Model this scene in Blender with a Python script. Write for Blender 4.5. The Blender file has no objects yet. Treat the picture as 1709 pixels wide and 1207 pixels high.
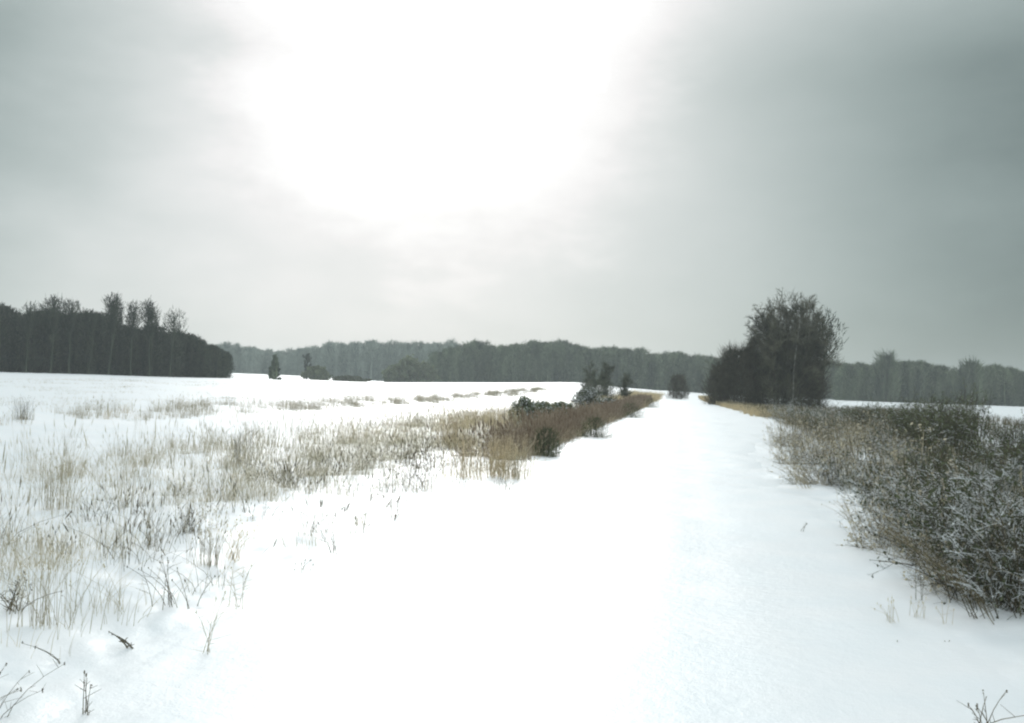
import bpy, math, random
import numpy as np
from mathutils import Matrix, Vector

# ------------------------------------------------------------------ camera
F_PX = 1677.0; W_PX, H_PX = 1709.0, 1207.0
EYE = 1.65
PITCH = math.atan(43.0 / F_PX); ROLL = math.atan(0.030)
THETA = math.atan((1135 - 854.5) / F_PX)            # heading of the path, to the right of straight ahead
scene = bpy.context.scene
fwd = Vector((0, math.cos(PITCH), math.sin(PITCH)))
r0 = Vector((1, 0, 0)); u0 = r0.cross(fwd)
rr = math.cos(ROLL) * r0 + math.sin(ROLL) * u0
uu = math.cos(ROLL) * u0 - math.sin(ROLL) * r0
cam_d = bpy.data.cameras.new("camera"); cam = bpy.data.objects.new("camera", cam_d)
scene.collection.objects.link(cam)
m = Matrix.Identity(4)
for i in range(3):
    m[i][0] = rr[i]; m[i][1] = uu[i]; m[i][2] = -fwd[i]
m[2][3] = EYE
cam.matrix_world = m
cam_d.sensor_width = 36.0; cam_d.lens = 36.0 * F_PX / W_PX
cam_d.clip_start = 0.05; cam_d.clip_end = 6000
scene.camera = cam

# ------------------------------------------------------------------ world: overcast, sun glowing through thin cloud ahead
SUN_AZ, SUN_EL = math.radians(-3.0), math.radians(24.0)
world = bpy.data.worlds.new("World"); scene.world = world; world.use_nodes = True
nt = world.node_tree; nt.nodes.clear()
def N(t, **k):
    n = nt.nodes.new(t)
    for a, b in k.items(): setattr(n, a, b)
    return n
def L(a, b): nt.links.new(a, b)
tc = N('ShaderNodeTexCoord')
def val(x):
    return x
def math_(op, a, b=None, c=None, clamp=False):
    n = N('ShaderNodeMath', operation=op, use_clamp=clamp)
    for i, v in enumerate((a, b, c)):
        if v is None: continue
        if isinstance(v, (int, float)): n.inputs[i].default_value = v
        else: L(v, n.inputs[i])
    return n.outputs[0]
def direction(px, py):
    """unit direction of sky, given where it is met in the view"""
    v = fwd + rr * ((px - 854.5) / F_PX) + uu * ((603.5 - py) / F_PX)
    return v.normalized()
def lobe(vec, half_deg, power=1.0, src=None, kind='SMOOTHERSTEP'):
    n = N('ShaderNodeVectorMath', operation='DOT_PRODUCT')
    L(src or tc.outputs['Generated'], n.inputs[0]); n.inputs[1].default_value = vec
    mr = N('ShaderNodeMapRange', interpolation_type=kind)
    L(n.outputs['Value'], mr.inputs[0])
    mr.inputs[1].default_value = math.cos(math.radians(half_deg)); mr.inputs[2].default_value = 1.0
    mr.inputs[3].default_value = 0.0; mr.inputs[4].default_value = 1.0
    return math_('POWER', mr.outputs[0], power)
sun_dir = Vector((math.sin(SUN_AZ) * math.cos(SUN_EL), math.cos(SUN_AZ) * math.cos(SUN_EL), math.sin(SUN_EL)))
# cloud noise, stretched sideways, warps and mottles the deck
mp = N('ShaderNodeMapping'); mp.inputs['Scale'].default_value = (1.0, 1.0, 2.2); mp.inputs['Location'].default_value = (0.3, 0.1, 0.7)
L(tc.outputs['Generated'], mp.inputs[0])
nz = N('ShaderNodeTexNoise'); nz.inputs['Scale'].default_value = 3.2; nz.inputs['Detail'].default_value = 5; nz.inputs['Roughness'].default_value = 0.5
L(mp.outputs[0], nz.inputs['Vector'])
wob = N('ShaderNodeVectorMath', operation='MULTIPLY_ADD')
L(nz.outputs['Color'], wob.inputs[0]); wob.inputs[1].default_value = (0.14, 0.0, 0.12)
off = N('ShaderNodeVectorMath', operation='ADD'); L(tc.outputs['Generated'], off.inputs[0]); off.inputs[1].default_value = (-0.07, 0, -0.06)
L(off.outputs[0], wob.inputs[2])
nrm = N('ShaderNodeVectorMath', operation='NORMALIZE'); L(wob.outputs[0], nrm.inputs[0])
W = nrm.outputs[0]
broad = lobe(direction(670, 320), 37, 2.0, W, 'LINEAR')      # thin cloud lit by the sun behind it
n2 = N('ShaderNodeTexNoise'); n2.inputs['Scale'].default_value = 7.0; n2.inputs['Detail'].default_value = 6; n2.inputs['Roughness'].default_value = 0.6
L(mp.outputs[0], n2.inputs['Vector'])
w2 = N('ShaderNodeVectorMath', operation='MULTIPLY_ADD'); L(n2.outputs['Color'], w2.inputs[0]); w2.inputs[1].default_value = (0.20, 0, 0.20)
o2 = N('ShaderNodeVectorMath', operation='ADD'); L(W, o2.inputs[0]); o2.inputs[1].default_value = (-0.10, 0, -0.10); L(o2.outputs[0], w2.inputs[2])
nr2 = N('ShaderNodeVectorMath', operation='NORMALIZE'); L(w2.outputs[0], nr2.inputs[0]); W2 = nr2.outputs[0]
glow = lobe(sun_dir, 11, 2.4, W2)
core = lobe(direction(760, 40), 17, 1.3, W2)
dark_tr = lobe(direction(1500, 150), 13, 1.0, W)
dark_l = lobe(direction(-100, 200), 12, 1.0, W)
rise = N('ShaderNodeMapRange', interpolation_type='SMOOTHSTEP')
sep = N('ShaderNodeSeparateXYZ'); L(tc.outputs['Generated'], sep.inputs[0])
zen = N('ShaderNodeMapRange', interpolation_type='SMOOTHSTEP'); L(sep.outputs['Z'], zen.inputs[0])
zen.inputs[1].default_value = 0.40; zen.inputs[2].default_value = 0.85
back = N('ShaderNodeMapRange', interpolation_type='SMOOTHSTEP'); L(sep.outputs['Y'], back.inputs[0])
back.inputs[1].default_value = 0.86; back.inputs[2].default_value = 0.3
mot = math_('MULTIPLY_ADD', nz.outputs['Fac'], 0.30, -0.19)
mot = math_('MULTIPLY_ADD', n2.outputs['Fac'], 0.08, mot)
lum = math_('ADD', 0.262, mot)
lum = math_('MULTIPLY_ADD', broad, 0.65, lum)
lum = math_('MULTIPLY_ADD', back.outputs[0], 0.30, lum)
lum = math_('MULTIPLY_ADD', glow, 16.0, lum)
lum = math_('MULTIPLY_ADD', core, 0.26, lum)
L(sep.outputs['Z'], rise.inputs[0]); rise.inputs[1].default_value = 0.28; rise.inputs[2].default_value = 0.40
lum = math_('MULTIPLY_ADD', dark_tr, -0.035, lum)
lum = math_('MULTIPLY_ADD', dark_l, -0.06, lum)
lum = math_('MULTIPLY_ADD', rise.outputs[0], 0.24, lum)
lum = math_('MAXIMUM', lum, 0.12)
tint = N('ShaderNodeMix', data_type='RGBA')
mr = N('ShaderNodeMapRange'); L(lum, mr.inputs[0]); mr.inputs[1].default_value = 0.2; mr.inputs[2].default_value = 0.9
L(mr.outputs[0], tint.inputs[0])
tint.inputs[6].default_value = (0.79, 1.02, 0.99, 1); tint.inputs[7].default_value = (1.0, 1.0, 1.0, 1)
cl0 = N('ShaderNodeVectorMath', operation='SCALE'); L(tint.outputs[2], cl0.inputs[0]); L(lum, cl0.inputs['Scale'])
cl = N('ShaderNodeVectorMath', operation='MULTIPLY_ADD'); L(zen.outputs[0], cl.inputs[0])       # the deck is brightest and bluest overhead
cl.inputs[1].default_value = (0.12, 0.19, 0.23); L(cl0.outputs[0], cl.inputs[2])
sky = N('ShaderNodeTexSky', sky_type='NISHITA'); sky.sun_disc = False
sky.sun_elevation = SUN_EL; sky.sun_rotation = SUN_AZ
bg1 = N('ShaderNodeBackground'); L(sky.outputs[0], bg1.inputs[0]); bg1.inputs[1].default_value = 0.05
bg2 = N('ShaderNodeBackground'); L(cl.outputs[0], bg2.inputs[0]); bg2.inputs[1].default_value = 1.0
mx = N('ShaderNodeMixShader'); mx.inputs[0].default_value = 0.93      # the cloud deck covers nearly all of the blue
L(bg1.outputs[0], mx.inputs[1]); L(bg2.outputs[0], mx.inputs[2])
wo = N('ShaderNodeOutputWorld'); L(mx.outputs[0], wo.inputs[0])

sun_d = bpy.data.lights.new("sun", 'SUN'); sun_d.energy = 0.75; sun_d.angle = math.radians(22); sun_d.color = (1.0, 0.97, 0.92)
sun = bpy.data.objects.new("sun", sun_d); scene.collection.objects.link(sun)
sun.rotation_euler = sun_dir.to_track_quat('Z', 'Y').to_euler()
sun.location = (0, 0, 60)
vs = scene.view_settings
vs.view_transform = 'Standard'; vs.look = 'None'; vs.exposure = 0.0; vs.gamma = 1.0; vs.use_curve_mapping = False
scene.render.engine = 'CYCLES'
scene.cycles.max_bounces = 5; scene.cycles.diffuse_bounces = 3; scene.cycles.volume_bounces = 1
scene.cycles.filter_width = 2.2
scene.cycles.use_denoising = True

# ------------------------------------------------------------------ helpers
C = scene.collection
rng = np.random.default_rng(7); random.seed(7)
def hash2(ix, iy, s):
    h = (ix * 374761393 + iy * 668265263 + s * 974634777) & 0xFFFFFFFF
    h = ((h ^ (h >> 13)) * 1274126177) & 0xFFFFFFFF
    return ((h ^ (h >> 16)) & 0xFFFF) / 65535.0
def vnoise(x, y, s=0):
    x = np.asarray(x, float); y = np.asarray(y, float)
    ix = np.floor(x).astype(np.int64); iy = np.floor(y).astype(np.int64)
    fx = x - ix; fy = y - iy
    fx = fx * fx * (3 - 2 * fx); fy = fy * fy * (3 - 2 * fy)
    a = hash2(ix, iy, s); b = hash2(ix + 1, iy, s); c = hash2(ix, iy + 1, s); d = hash2(ix + 1, iy + 1, s)
    return (a * (1 - fx) + b * fx) * (1 - fy) + (c * (1 - fx) + d * fx) * fy
def sstep(a, b, x):
    t = np.clip((np.asarray(x, float) - a) / (b - a), 0, 1); return t * t * (3 - 2 * t)
CT, ST = math.cos(THETA), math.sin(THETA)
def to_uv(x, y): return x * ST + y * CT, x * CT - y * ST
def to_xy(u, v): return u * ST + v * CT, u * CT - v * ST
def az_px(x, y):   # bearing on the compass, in the units the distances were surveyed in
    y = np.asarray(y, float); x = np.asarray(x, float)
    ang = np.clip(np.arctan2(x, y), -1.2, 1.2)
    return 854.5 + F_PX * np.tan(ang)
def path_right(u): return 2.25 + 3.2 * sstep(24, 62, u) - 1.6 * sstep(85, 150, u)
def path_left(u): return -3.35 + 0.0 * np.asarray(u, float)
def path_mask(u, v):
    w = 0.35 * (vnoise(u * 0.7, v * 0 + 3.1, 5) - 0.5)
    return sstep(0.0, 0.7, v - path_left(u) + w) * sstep(0.0, 0.7, path_right(u) + w - v) * sstep(176, 168, u) 
AZ = [-1500, 0, 388, 640, 960, 1100, 1250, 1400, 1709, 3200]
ZF = [1.6, 1.62, 1.75, 2.55, 4.1, 2.2, 0.7, 0.62, 0.45, 0.6]
RF = [200, 200, 215, 480, 375, 360, 350, 345, 330, 300]
def base_z(x, y):
    u, v = to_uv(x, y); r = np.hypot(x, y); a = az_px(x, y)
    zf = np.interp(a, AZ, ZF); rf = np.interp(a, AZ, RF)
    front = sstep(-30, 30, y)
    z = zf * sstep(45, rf, r) * front + sstep(0, 160, r - rf) * 2.0 * front
    left = -v
    # shallow ditch and bank on the left, gentle fall on the right
    z = z - 0.16 * sstep(3.6, 7.5, left) - 0.16 * sstep(12, 17, left) + 0.30 * sstep(22, 28, left)
    z = z - 0.20 * sstep(2.6, 6.5, v - (path_right(u) - 2.25)) * sstep(200, 120, r)
    emb = sstep(9, 3, np.abs(v + 0.3))
    z = z * (1 - emb * sstep(200, 165, u)) + emb * sstep(200, 165, u) * (0.46 * sstep(55, 170, u))
    return z
def ground_z(x, y):
    u, v = to_uv(x, y); r = np.hypot(x, y)
    z = base_z(x, y); pm = path_mask(u, v)
    near = sstep(120, 20, r)
    lump = (vnoise(x * 1.3, y * 1.3, 1) - 0.5) * 0.08 + (vnoise(x * 3.1, y * 3.1, 2) - 0.5) * 0.035 + (vnoise(x * 7.5, y * 7.5, 3) - 0.5) * 0.025
    broad = (vnoise(x * 0.13, y * 0.13, 4) - 0.5) * 0.16
    furrow = (vnoise(v * 0.9, u * 0.02, 8) - 0.5) * 0.12 * sstep(26, 34, -v)
    return z + (1 - pm) * (lump * near + broad * sstep(2, 12, np.abs(v + 0.5)) + furrow) + soft_z(u, v) * pm - 0.07 * sstep(0.55, 0.95, pm)
def soft_z(u, v):
    soft = (vnoise(u * 0.35, v * 0.6, 11) - 0.5) * 0.05 + (vnoise(u * 1.6, v * 2.2, 12) - 0.5) * 0.018
    rut = -0.007 * (np.exp(-((v + 1.3) / 0.28) ** 2) + np.exp(-((v - 0.25) / 0.28) ** 2))
    return soft + rut
def path_z(x, y):
    u, v = to_uv(x, y); pm = path_mask(u, v)
    return ground_z(x, y) + 0.07 * sstep(0.55, 0.95, pm) - 0.005 + 0.011 * sstep(0.25, 0.6, pm) - 0.03 * (1 - sstep(0.02, 0.2, pm))
def gz(x, y):
    u, v = to_uv(x, y)
    return np.maximum(ground_z(x, y), np.where(path_mask(u, v) > 0.3, path_z(x, y), -9))
def bearing(px, d):
    """ground point at distance d on the bearing px"""
    t = (px - 854.5) / F_PX; k = d / math.sqrt(1 + t * t)
    return t * k, k
def foot(px, py):
    """ground point where a plant stands, surveyed from the camera station"""
    dv = fwd + rr * ((px - 854.5) / F_PX) + uu * ((603.5 - py) / F_PX)
    ts = np.geomspace(3, 700, 1500)
    X = dv.x * ts; Y = dv.y * ts; Z = EYE + dv.z * ts
    h = gz(X, Y); k = np.argmax(Z < h)
    if not (Z < h).any(): k = 1200
    return float(X[k]), float(Y[k]), math.hypot(X[k], Y[k])

def mesh(name, V, Fc, mat, parent=None, smooth=False):
    V = np.asarray(V, np.float32).reshape(-1, 3); Fc = np.asarray(Fc, np.int32)
    me = bpy.data.meshes.new(name)
    n, k = Fc.shape
    me.vertices.add(len(V)); me.vertices.foreach_set('co', V.ravel())
    me.loops.add(n * k); me.loops.foreach_set('vertex_index', Fc.ravel())
    me.polygons.add(n); me.polygons.foreach_set('loop_start', np.arange(0, n * k, k, dtype=np.int32))
    if smooth: me.polygons.foreach_set('use_smooth', np.ones(n, bool))
    me.update(calc_edges=True)
    me.materials.append(mat)
    o = bpy.data.objects.new(name, me); C.objects.link(o)
    if parent: o.parent = parent
    return o
def tag(o, label=None, cat=None, group=None, kind=None):
    if label: o['label'] = label
    if cat: o['category'] = cat
    if group: o['group'] = group
    if kind: o['kind'] = kind
    return o
def thing(name, loc, rz, sc, label, cat, group=None):
    o = bpy.data.objects.new(name, None); C.objects.link(o)
    o.empty_display_size = 0.2
    o.location = loc; o.rotation_euler = (0, 0, rz)
    o.scale = sc if isinstance(sc, (tuple, list)) else (sc, sc, sc)
    return tag(o, label, cat, group)
def dup(src, loc, rz, sc, label, cat, group=None):
    r = src.copy(); C.objects.link(r)
    r.location = loc; r.rotation_euler = (0, 0, rz)
    r.scale = sc if isinstance(sc, (tuple, list)) else (sc, sc, sc)
    for k in ('label', 'category', 'group'):
        if k in r: del r[k]
    tag(r, label, cat, group)
    for ch in list(src.children):
        c = ch.copy(); C.objects.link(c); c.parent = r
    return r
def material(name, c1, c2, scale=3.0, rough=0.85, translucent=0.0, coord='Object', stretch=None):
    mt = bpy.data.materials.new(name); mt.use_nodes = True
    t = mt.node_tree; b = t.nodes['Principled BSDF']
    b.inputs['Roughness'].default_value = rough
    b.inputs['Specular IOR Level'].default_value = 0.15
    co = t.nodes.new('ShaderNodeTexCoord'); nz = t.nodes.new('ShaderNodeTexNoise')
    nz.inputs['Scale'].default_value = scale; nz.inputs['Detail'].default_value = 3
    if stretch:      # long upright streaks, as of stems
        mp = t.nodes.new('ShaderNodeMapping'); mp.inputs['Scale'].default_value = stretch
        t.links.new(co.outputs[coord], mp.inputs[0]); t.links.new(mp.outputs[0], nz.inputs['Vector'])
    else: t.links.new(co.outputs[coord], nz.inputs['Vector'])
    rp = t.nodes.new('ShaderNodeValToRGB')
    rp.color_ramp.elements[0].position = 0.35; rp.color_ramp.elements[1].position = 0.65
    rp.color_ramp.elements[0].color = (*c1, 1); rp.color_ramp.elements[1].color = (*c2, 1)
    t.links.new(nz.outputs['Fac'], rp.inputs[0]); t.links.new(rp.outputs[0], b.inputs['Base Color'])
    if translucent:
        tr = t.nodes.new('ShaderNodeBsdfTranslucent'); t.links.new(rp.outputs[0], tr.inputs[0])
        ms = t.nodes.new('ShaderNodeMixShader'); ms.inputs[0].default_value = translucent
        t.links.new(b.outputs[0], ms.inputs[1]); t.links.new(tr.outputs[0], ms.inputs[2])
        t.links.new(ms.outputs[0], t.nodes['Material Output'].inputs[0])
    return mt
def snow_material(name, c1, c2, bump):
    mt = material(name, c1, c2, 1.2, 0.42)
    t = mt.node_tree; b = t.nodes['Principled BSDF']; b.inputs['Specular IOR Level'].default_value = 0.5; co = t.nodes['Texture Coordinate']
    n1 = t.nodes.new('ShaderNodeTexNoise'); n1.inputs['Scale'].default_value = 9; n1.inputs['Detail'].default_value = 6; n1.inputs['Roughness'].default_value = 0.6
    n2 = t.nodes.new('ShaderNodeTexNoise'); n2.inputs['Scale'].default_value = 70; n2.inputs['Detail'].default_value = 2
    for n in (n1, n2): t.links.new(co.outputs['Object'], n.inputs['Vector'])
    ad = t.nodes.new('ShaderNodeMath'); ad.operation = 'MULTIPLY_ADD'; ad.inputs[1].default_value = 0.25
    t.links.new(n2.outputs['Fac'], ad.inputs[0]); t.links.new(n1.outputs['Fac'], ad.inputs[2])
    bp = t.nodes.new('ShaderNodeBump'); bp.inputs['Strength'].default_value = bump; bp.inputs['Distance'].default_value = 0.03
    t.links.new(ad.outputs[0], bp.inputs['Height']); t.links.new(bp.outputs[0], b.inputs['Normal'])
    return mt
M = dict(
    snow=snow_material('snow', (0.84, 0.885, 0.905), (0.88, 0.905, 0.915), 0.28),
    twig_snow=material('twig_snow', (0.72, 0.76, 0.78), (0.86, 0.88, 0.89), 8, 0.7),
    straw=material('straw', (0.44, 0.40, 0.29), (0.68, 0.62, 0.46), 1.6, 0.8, 0.35),
    pale_straw=material('pale_straw', (0.56, 0.53, 0.40), (0.80, 0.74, 0.58), 1.4, 0.8, 0.5),
    tan=material('tan', (0.66, 0.57, 0.40), (0.84, 0.76, 0.56), 2.0, 0.8, 0.6),
    russet=material('russet', (0.30, 0.235, 0.18), (0.52, 0.44, 0.34), 0.7, 0.85, 0.45),
    weed=material('weed', (0.10, 0.09, 0.06), (0.21, 0.18, 0.11), 2.5, 0.85),
    bark=material('bark', (0.055, 0.052, 0.042), (0.12, 0.11, 0.09), 4, 0.9),
    pale_bark=material('pale_bark', (0.16, 0.16, 0.145), (0.30, 0.30, 0.27), 2, 0.9),
    twig=material('twig', (0.05, 0.05, 0.036), (0.11, 0.105, 0.075), 1.5, 0.9),
    twig_big=material('twig_big', (0.045, 0.05, 0.036), (0.15, 0.15, 0.105), 0.5, 0.9),
    twig_olive=material('twig_olive', (0.075, 0.088, 0.064), (0.19, 0.205, 0.15), 1.5, 0.9),
    leaf=material('leaf', (0.05, 0.062, 0.034), (0.13, 0.145, 0.085), 5, 0.85, 0.2),
    green=material('green', (0.09, 0.115, 0.065), (0.22, 0.25, 0.15), 2.5, 0.85, 0.4),
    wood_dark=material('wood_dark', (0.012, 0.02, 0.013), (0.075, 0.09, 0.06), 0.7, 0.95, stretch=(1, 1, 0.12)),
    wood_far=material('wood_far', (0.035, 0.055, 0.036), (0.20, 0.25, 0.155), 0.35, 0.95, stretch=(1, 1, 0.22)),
    wood_pale=material('wood_pale', (0.11, 0.145, 0.125), (0.36, 0.42, 0.36), 0.3, 0.95, stretch=(1, 1, 0.25)),  # lighter than the other woods: distance haze and snow put into the colour
)

def prisms(P0, P1, R0, R1, sides=3):
    """tapered sticks, one per row, as (V, F)"""
    P0 = np.asarray(P0, float); P1 = np.asarray(P1, float); R0 = np.asarray(R0, float)[:, None]; R1 = np.asarray(R1, float)[:, None]
    d = P1 - P0; d /= np.linalg.norm(d, axis=1, keepdims=True) + 1e-9
    ref = np.where(np.abs(d[:, 2:3]) > 0.9, [[1., 0, 0]], [[0, 0, 1.]])
    a = np.cross(d, ref); a /= np.linalg.norm(a, axis=1, keepdims=True) + 1e-9
    b = np.cross(d, a)
    V = []
    for P, R in ((P0, R0), (P1, R1)):
        for k in range(sides):
            t = 2 * math.pi * k / sides
            V.append(P + R * (a * math.cos(t) + b * math.sin(t)))
    V = np.stack(V, 1); n = len(P0)
    base = (np.arange(n) * 2 * sides)[:, None]
    Fc = []
    for k in range(sides):
        k2 = (k + 1) % sides
        Fc.append(base + np.array([[k, k2, sides + k2, sides + k]]))
    return V.reshape(-1, 3), np.stack(Fc, 1).reshape(-1, 4)
def flakes(P, size, aspect=1.0, up=0.3, g=None):
    """small leaf-like quads at points P with random turns"""
    g = g or rng; n = len(P)
    a = g.normal(size=(n, 3)); a[:, 2] += up * 2; a /= np.linalg.norm(a, axis=1, keepdims=True)
    b = np.cross(a, g.normal(size=(n, 3))); b /= np.linalg.norm(b, axis=1, keepdims=True) + 1e-9
    s = (size * g.uniform(0.6, 1.4, n))[:, None] if np.isscalar(size) else size[:, None]
    V = np.stack([P - a * s * aspect, P + b * s, P + a * s * aspect, P - b * s], 1)
    return V.reshape(-1, 3), (np.arange(n) * 4)[:, None] + np.array([[0, 1, 2, 3]])
def lumps(P, s, g=None):
    """little snow lumps: squashed octahedra"""
    g = g or rng; n = len(P); s = s * g.uniform(0.5, 1.5, n)[:, None]
    off = np.array([[1, 0, 0], [0, 1, 0], [-1, 0, 0], [0, -1, 0], [0, 0, .7], [0, 0, -.5]])
    V = P[:, None, :] + off[None] * s[:, None, :] * g.uniform(0.7, 1.4, (n, 6, 1))
    f = np.array([[0, 1, 4], [1, 2, 4], [2, 3, 4], [3, 0, 4], [1, 0, 5], [2, 1, 5], [3, 2, 5], [0, 3, 5]])
    Fc = (np.arange(n) * 6)[:, None, None] + f[None]
    return V.reshape(-1, 3), Fc.reshape(-1, 3)
def join(parts):
    V = []; Fc = []; k = 0
    for v, f in parts:
        V.append(v); Fc.append(f + k); k += len(v)
    return np.concatenate(V), np.concatenate(Fc)

class Plant:
    """recursive branching: collects sticks by level"""
    def __init__(s, seed): s.g = np.random.default_rng(seed); s.rows = []
    def grow(s, p, d, length, r, level, spec):
        g = s.g; sp = spec[level]; n = sp['n']; step = length / n
        p = np.array(p, float); d = np.array(d, float); d /= np.linalg.norm(d)
        for i in range(n):
            d = d + g.normal(size=3) * sp['wob'] + np.array([0, 0, sp.get('lift', 0)])
            d /= np.linalg.norm(d)
            q = p + d * step
            f0 = 1 - i / n * (1 - sp['taper']); f1 = 1 - (i + 1) / n * (1 - sp['taper'])
            s.rows.append((*p, *q, r * f0, r * f1, level))
            if level + 1 < len(spec) and (i + 1) / n > sp['bare']:
                for _ in range(g.poisson(sp['kids'])):
                    t = g.uniform(0, 1); c = p + (q - p) * t
                    side = g.normal(size=3); side -= d * side.dot(d); side /= np.linalg.norm(side) + 1e-9
                    an = math.radians(g.uniform(*sp['ang']))
                    nd = d * math.cos(an) + side * math.sin(an)
                    s.grow(c, nd, length * g.uniform(*sp['ratio']) * (1 - 0.45 * i / n), max(r * f0 * sp['rr'], spec[level + 1].get('rmin', 0.001)), level + 1, spec)
            p = q
    def arr(s): return np.array(s.rows)

# ------------------------------------------------------------------ ground, path
def build_ground():
    front = np.radians(np.arange(-46, 46.01, 0.33)); back = np.radians(np.arange(50, 310.01, 5.0))
    ang = np.concatenate([front, back])
    rad = np.concatenate([[0.02], np.geomspace(0.6, 3, 8), np.arange(3.1, 14, 0.09), np.geomspace(14, 60, 170), np.geomspace(61, 420, 120), np.geomspace(430, 3200, 30)])
    R, A = np.meshgrid(rad, ang, indexing='ij')
    X = R * np.sin(A); Y = R * np.cos(A); Z = ground_z(X, Y)
    V = np.stack([X, Y, Z], -1).reshape(-1, 3); na = len(ang); nr = len(rad)
    i, j = np.meshgrid(np.arange(nr - 1), np.arange(na), indexing='ij'); j2 = (j + 1) % na
    Fc = np.stack([i * na + j, (i + 1) * na + j, (i + 1) * na + j2, i * na + j2], -1).reshape(-1, 4)
    tag(mesh('snowy_ground', V, Fc[:, ::-1], M['snow'], smooth=True), kind='structure')
    us = np.concatenate([np.arange(-12, 3, 0.5), np.arange(3, 30, 0.12), np.geomspace(30, 178, 260)])
    t = np.linspace(0, 1, 90)
    U, T = np.meshgrid(us, t, indexing='ij')
    Vv = (path_left(U) - 0.5) * (1 - T) + (path_right(U) + 0.5) * T
    X, Y = to_xy(U, Vv); Z = path_z(X, Y)
    V = np.stack([X, Y, Z], -1).reshape(-1, 3); nu, ntt = U.shape
    i, j = np.meshgrid(np.arange(nu - 1), np.arange(ntt - 1), indexing='ij')
    Fc = np.stack([i * ntt + j, i * ntt + j + 1, (i + 1) * ntt + j + 1, (i + 1) * ntt + j], -1).reshape(-1, 4)
    tag(mesh('snowy_path', V, Fc, M['snow'], smooth=True), kind='structure')
build_ground()

# ------------------------------------------------------------------ woods (masses) and the trees that stand out of them
def wood_mass(name, label, mat, samples, g, twigs=300, depth=40, zlow=0.0):
    """samples: list of (bearing, distance, height); one mass of tangled winter crowns and stems"""
    P0 = []; P1 = []; R0 = []; R1 = []
    for a, d, h in samples:
        dd = d + g.uniform(0, depth); x, y = bearing(a, dd); z = float(base_z(x, y)) - 0.2
        h = h * (1.09 - 0.42 * g.random() ** 1.7) * (0.91 + 0.20 * float(vnoise(a * 0.045, 3.3, 9))) * (0.94 + 0.12 * float(vnoise(a * 0.17, 1.3, 10))); w = h * g.uniform(0.2, 0.34)
        lean = g.normal(size=2) * 0.04 * h
        P0.append([[x, y, z]]); P1.append([[x + lean[0], y + lean[1], z + h * 0.9]]); R0.append([0.018 * h]); R1.append([0.006 * h])
        n = twigs
        zz = g.beta(1.25, 1.0, n) * h
        prof = np.where(zz < 0.35 * h, 0.95, np.sqrt(np.clip(1 - ((zz / h - 0.35) / 0.66) ** 2, 0, 1)))
        rr_ = w * prof * np.sqrt(g.uniform(0.02, 1, n)); th = g.uniform(0, 2 * math.pi, n)
        q = np.stack([x + rr_ * np.cos(th), y + rr_ * np.sin(th), z + zz], -1)
        dr = np.stack([np.cos(th) * 0.6, np.sin(th) * 0.6, np.full(n, 0.9)], -1) + g.normal(size=(n, 3)) * 0.5
        dr /= np.linalg.norm(dr, axis=1, keepdims=True)
        ln = h * g.uniform(0.05, 0.13, n)[:, None]
        P0.append(q); P1.append(q + dr * ln); tr = g.uniform(0.05, 0.14, n) * h / 12; R0.append(tr); R1.append(tr * 0.35)
    V, Fc = prisms(np.concatenate(P0), np.concatenate(P1), np.concatenate(R0), np.concatenate(R1))
    return tag(mesh(name, V, Fc, mat), label, 'wood', kind='stuff')
g = np.random.default_rng(21)
HOR = lambda px: 655 + (px - 1135) * 0.03
def height_at(px, d, top):   # height of a tree at distance d whose tip reaches 'top' (surveyed elevation angle)
    x, y = bearing(px, d); return EYE + (HOR(px) - top) * d / F_PX - float(base_z(x, y))
LX = [-260, -100, 0, 60, 130, 160, 200, 260, 300, 335, 362, 388]; LT = [533, 534, 535, 537, 538, 544, 554, 558, 563, 573, 584, 600]
S = []
for a in np.arange(-260, 384, 5.2):
    for k in range(4):
        d = 203 + k * 9; aa = a + g.uniform(-4, 4)
        if aa > 380: continue
        S.append((aa, d, max(2.0, height_at(aa, d, np.interp(aa, LX, LT)))))
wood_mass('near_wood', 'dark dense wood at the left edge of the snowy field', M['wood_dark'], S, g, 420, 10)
S = []
for a in np.arange(330, 760, 4.3):
    for k in range(4):
        d = 505 + k * 14; aa = a + g.uniform(-4, 4)
        top = np.interp(aa, [330, 388, 450, 500, 560, 640, 740, 800], [580, 581, 588, 586, 579, 581, 575, 577])
        S.append((aa, d, height_at(aa, d, top)))
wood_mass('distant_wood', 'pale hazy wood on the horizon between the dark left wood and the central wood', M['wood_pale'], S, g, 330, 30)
S = []
for a in np.arange(726, 1420, 4.6):
    for k in range(5):
        d = 382 + k * 10 ; aa = a + g.uniform(-4, 4)
        top = np.interp(aa, [726, 770, 860, 940, 1000, 1050, 1150, 1200, 1400, 1500], [591, 579, 580, 579, 588, 592, 596, 602, 609, 614])
        S.append((aa, d, height_at(aa, d, top)))
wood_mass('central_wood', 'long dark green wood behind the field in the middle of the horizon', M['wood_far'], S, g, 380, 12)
S = []
for a in np.arange(1400, 2050, 4.6):
    for k in range(5):
        d = 338 + k * 9; aa = a + g.uniform(-4, 4)
        top = np.interp(aa, [1400, 1450, 1520, 1560, 1600, 1650, 1709, 2000], [611, 612, 617, 623, 627, 623, 631, 640])
        S.append((aa, d, height_at(aa, d, top)))
wood_mass('right_wood', 'low dark wood along the horizon on the right behind the roadside thicket', M['wood_far'], S, g, 380, 12)

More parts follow.
